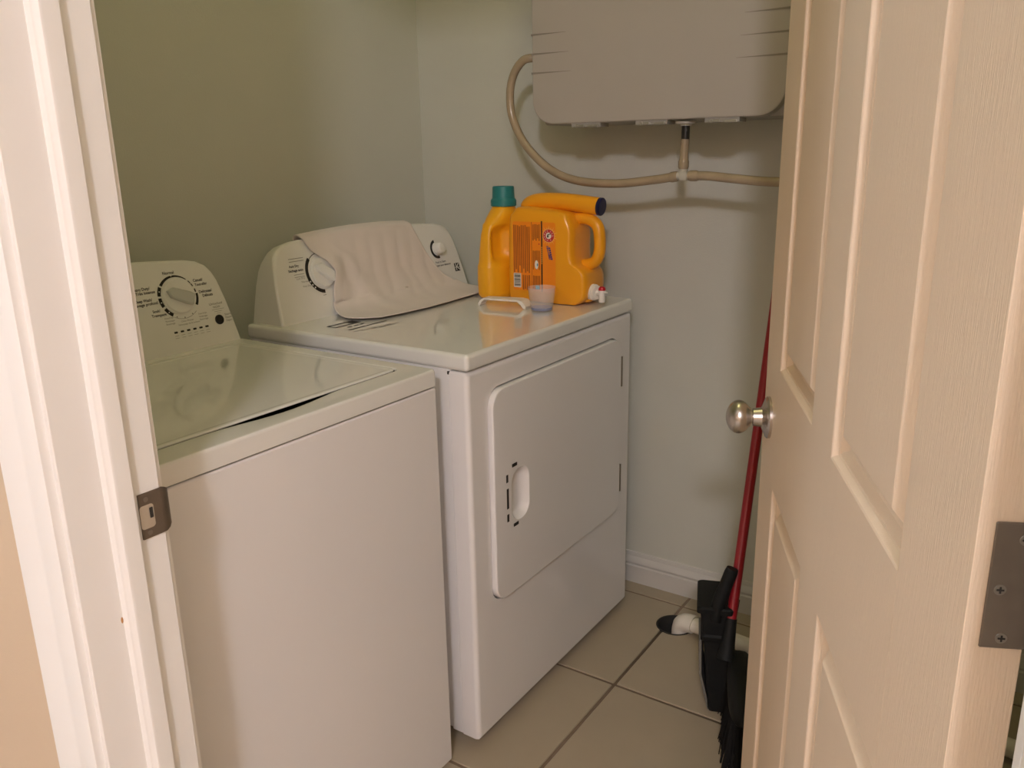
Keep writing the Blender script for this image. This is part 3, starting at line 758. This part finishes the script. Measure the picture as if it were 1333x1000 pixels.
for xc in (-.096, .081, .255):
    bm = bmnew()
    a, b = U(xc - .041, YU + .004, 1.350), U(xc + .041, YU + .05, 1.362); box(bm, a[0], b[0], a[1], b[1], a[2], b[2], bev=.001, mi=1)
    a, b = U(xc - .022, YU + .0, 1.3505), U(xc - .004, YU + .012, 1.3565); box(bm, a[0], b[0], a[1], b[1], a[2], b[2], bev=.001)
    a, b = U(xc + .008, YU - .001, 1.3495), U(xc + .036, YU + .014, 1.3555); box(bm, a[0], b[0], a[1], b[1], a[2], b[2], bev=.001)
    lathe(bm, [(0, .004), (.008, .004)], U(xc - .024, YU - .002, 1.3535), (0, 1, 0), 10)
    obj('latch', bm, ['latch_steel', 'unit_body'], vu)
XN, YN = .154, .688
bm = bmnew(); lathe(bm, [(0, .024), (.005, .024), (.006, .014), (.010, .013)], U(XN, YN, 1.3555), (0, 0, -1), 18); nz = obj('drain_nut', bm, 'tee_plastic', vu)
bm = bmnew(); lathe(bm, [(0, .0098), (.033, .0098), (.0332, .008)], U(XN, YN, 1.3470), (0, 0, -1), 18); obj('drain_spigot', bm, 'black_rubber', nz)

# ------------------------------------------------------------------ drain tubing
ZTE = 1.2304
ho = thing('drain_hose', 'yellowed clear drain hose looping below the ventilation unit', 'hose', (XN, YN, ZTE))
def Q(p): return (p[0] - XN, p[1] - YN, p[2] - ZTE)
left = [(-.225, .735, 1.528), (-.276, .690, 1.527), (-.306, .688, 1.5195), (-.334, .688, 1.486), (-.345, .688, 1.437), (-.337, .688, 1.378), (-.297, .688, 1.310), (-.226, .688, 1.250), (-.145, .688, 1.2195), (-.034, .688, 1.2115), (.071, .688, 1.2205), (.129, .688, 1.2285)]
bm = bmnew(); tube(bm, [Q(p) for p in crom(left, 8)], .0108, 14); obj('hose', bm, 'clear_hose', ho, angle=60)
right = [(.178, .688, 1.2308), (.215, .688, 1.2302), (.267, .688, 1.2252), (.340, .688, 1.2185), (.386, .688, 1.2169), (.45, .695, 1.215), (.60, .74, 1.20), (.75, .86, 1.17)]
bm = bmnew(); tube(bm, [Q(p) for p in crom(right, 8)], .0108, 14); obj('hose', bm, 'clear_hose', ho, angle=60)
bm = bmnew(); tube(bm, [Q(p) for p in ((.1520, .688, 1.254), (.1525, .688, 1.285), (.154, .688, 1.3155))], [.0118, .0102, .0100], 14); obj('riser', bm, 'clear_hose', ho)
for p0, p1 in (((.1515, .688, 1.247), (.152, .688, 1.268)), ((.118, .688, 1.2268), (.138, .688, 1.2296)), ((.166, .688, 1.2306), (.190, .688, 1.2306))):
    bm = bmnew(); A_, B_ = Vector(Q(p0)), Vector(Q(p1)); tube(bm, [A_, A_.lerp(B_, .2), A_.lerp(B_, .8), B_], [.0112, .0128, .0128, .0112], 14); obj('collar', bm, 'clear_hose', ho)
bm = bmnew(); tube(bm, [(-.018, 0, -.0008), (.018, 0, .0004)], .0098, 14); tube(bm, [(-.001, 0, 0), (-.002, 0, .020)], .0098, 14); box(bm, -.010, .010, -.0105, .0105, -.011, .011, bev=.003); obj('tee_fitting', bm, 'tee_plastic', ho)

# ------------------------------------------------------------------ floor drain and pipe
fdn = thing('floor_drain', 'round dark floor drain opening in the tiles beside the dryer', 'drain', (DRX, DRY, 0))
bm = bmnew(); lathe(bm, [(-.05, DRR - .006), (-.002, DRR - .005), (.0015, DRR - .0035), (.0018, DRR - .001), (.0005, DRR + .001), (-.004, DRR - .0012)], (0, 0, 0), (0, 0, 1), 36, cap0=False, cap1=False); obj('drain_rim', bm, 'dark_gap', fdn)  # rim and well near-black: the hole's shade is put into their colour
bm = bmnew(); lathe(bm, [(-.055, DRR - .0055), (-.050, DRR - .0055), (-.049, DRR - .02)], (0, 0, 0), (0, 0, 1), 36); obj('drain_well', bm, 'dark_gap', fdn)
pv = thing('drain_pipe', 'white plastic elbow pipe running into the floor drain', 'pipe', (.185, .702, 0))
bm = bmnew(); tube(bm, crom([(0, 0, -.045), (0, 0, -.01), (.004, 0, .014), (.016, -.003, .026), (.034, -.006, .030), (.042, -.0075, .030)], 5), [.0245] * 10 + [.0255] * 16, 22); obj('elbow', bm, 'pvc', pv, angle=60)
bm = bmnew(); tube(bm, [(.036, -.0065, .030), (.055, -.0095, .030), (1.165, -.155, .030)], .0205, 22); obj('pipe', bm, 'pvc', pv, angle=60)

# ------------------------------------------------------------------ broom and clip-on dustpan
Pb = Vector((.417, .431, .287)); Pt = Vector((.3945, .634, .7625)); bd = (Pt - Pb).normalized()
def BR(z): return Pb + bd * ((z - Pb.z) / bd.z)
br = thing('broom', 'red handled broom leaning in the corner behind the open door', 'broom')
bm = bmnew(); e0 = BR(.21); e1 = Pb + bd * ((.868 - Pb.y) / bd.y)
tube(bm, [e0, e1 - bd * .02, e1 - bd * .006, e1], [.0115, .0115, .0105, .006], 16); obj('handle', bm, 'broom_red', br)
gx = Vector((.355, -.935, 0)); gy = Vector((.935, .355, 0))
H0 = BR(.20); 
bm = bmnew(); tube(bm, [BR(.255), BR(.24), BR(.20), BR(.17)], [.0130, .0135, .016, .022], 16)
hc = BR(.155) + gy * .036 + gx * .0
L = []
for z, a, b in ((.118, .125, .026), (.125, .13, .03), (.150, .115, .03), (.172, .07, .027), (.182, .035, .022)):
    c = Vector((hc.x, hc.y, z)) + gx * .035
    L.append([c + gx * (a * math.copysign(abs(math.cos(t)) ** .6, math.cos(t))) + gy * (b * math.copysign(abs(math.sin(t)) ** .7, math.sin(t))) for t in [2 * math.pi * k / 28 for k in range(28)]])
loft(bm, L); obj('head', bm, 'pan_black', br, angle=60)
bm = bmnew()
for k in range(900):
    a = random.uniform(-.120, .120); b = random.uniform(-.024, .024)
    top = Vector((hc.x, hc.y, .122)) + gx * (.035 + a) + gy * b
    fl_ = 1.18 + random.uniform(-.05, .12)
    bot = Vector((hc.x, hc.y, random.uniform(.0008, .008))) + gx * (.035 + a * fl_) + gy * (b * 1.7 + random.uniform(-.006, .006))
    md_ = top.lerp(bot, .55) + gy * random.uniform(-.004, .004)
    ww = gx * .0011; wv = gy * .0011
    for d in (ww, wv):
        v = [bm.verts.new(q) for q in (top - d, top + d, md_ + d, md_ - d, bot + d, bot - d)]
        bm.faces.new((v[0], v[1], v[2], v[3])); bm.faces.new((v[3], v[2], v[4], v[5]))
o = obj('bristles', bm, 'bristle', br, smooth=False); o['kind'] = 'stuff'

# dustpan: standing on its lip, clipped to the handle; seen from its narrow side
dp = thing('dustpan', 'black plastic dustpan standing upright clipped to the red broom handle', 'dustpan', (.395, .412, 0), math.radians(20.8))
# local x = to the right as seen from the doorway, local y = away
def dpl(z, x0, x1, y0, y1, r=.008): return [(a, b, z) for a, b in rr(x0 - .006, x1 + .006, y0, y1, r, 4)]
bm = bmnew()
loft(bm, [dpl(.004, -.010, .020, -.006, .09, .006), dpl(.012, -.014, .022, -.008, .10), dpl(.19, -.030, .026, -.010, .125), dpl(.196, -.037, .027, -.014, .13), dpl(.206, -.037, .027, -.014, .13), dpl(.211, -.033, .027, -.010, .125), dpl(.262, -.040, .024, -.008, .12), dpl(.265, -.048, .022, -.013, .125), dpl(.276, -.048, .022, -.013, .125), dpl(.280, -.044, .018, -.009, .12)])
obj('pan', bm, 'pan_black', dp)
bm = bmnew()
loft(bm, [[(a, b, z) for a, b in ((x + .006, -.004), (x, -.002), (x - .002, .10), (x + .010, .10))] for z, x in ((.006, -.020), (.10, -.043), (.188, -.046), )])
obj('pan_side', bm, 'pan_grey', dp)  # paler grey plate along the left side of the pan
bm = bmnew()
tube(bm, crom([(-.012, .0, .245), (-.006, .002, .285), (.006, .008, .325), (.021, .014, .372)], 5), [.016] * 5 + [.0165] * 5 + [.0150] * 5 + [.0135], 14); obj('grip', bm, 'pan_black', dp)
bm = bmnew(); tube(bm, crom([(.012, .02, .10), (.020, .02, .20), (.030, .022, .29)], 5), [.012] * 11, 12); obj('clip', bm, 'pan_black', dp)
bm = bmnew(); lathe(bm, [(0, .010), (.012, .010), (.014, .006)], (-.004, .010, .278), (0, 0, 1), 12); obj('hanger_peg', bm, 'pan_black', dp)

# ------------------------------------------------------------------ ceiling lamps (outside the picture; the left hall one is added fill)
def ceiling_lamp(label, p):
    t = thing('ceiling_lamp', label, 'lamp', (p.x, p.y, ZC))
    bm = bmnew(); lathe(bm, [(0, .10), (-.02, .10), (-.025, .06), (-.03, .02)], (0, 0, 0), (0, 0, 1), 28); obj('lamp_base', bm, 'bright_steel', t)
ceiling_lamp('round ceiling lamp in the hall behind the camera', LAMP)
ceiling_lamp('added unseen fill lamp farther left along the hall', HALL_FILL)
ceiling_lamp('round ceiling lamp in the middle of the laundry closet', ROOM_LAMP)
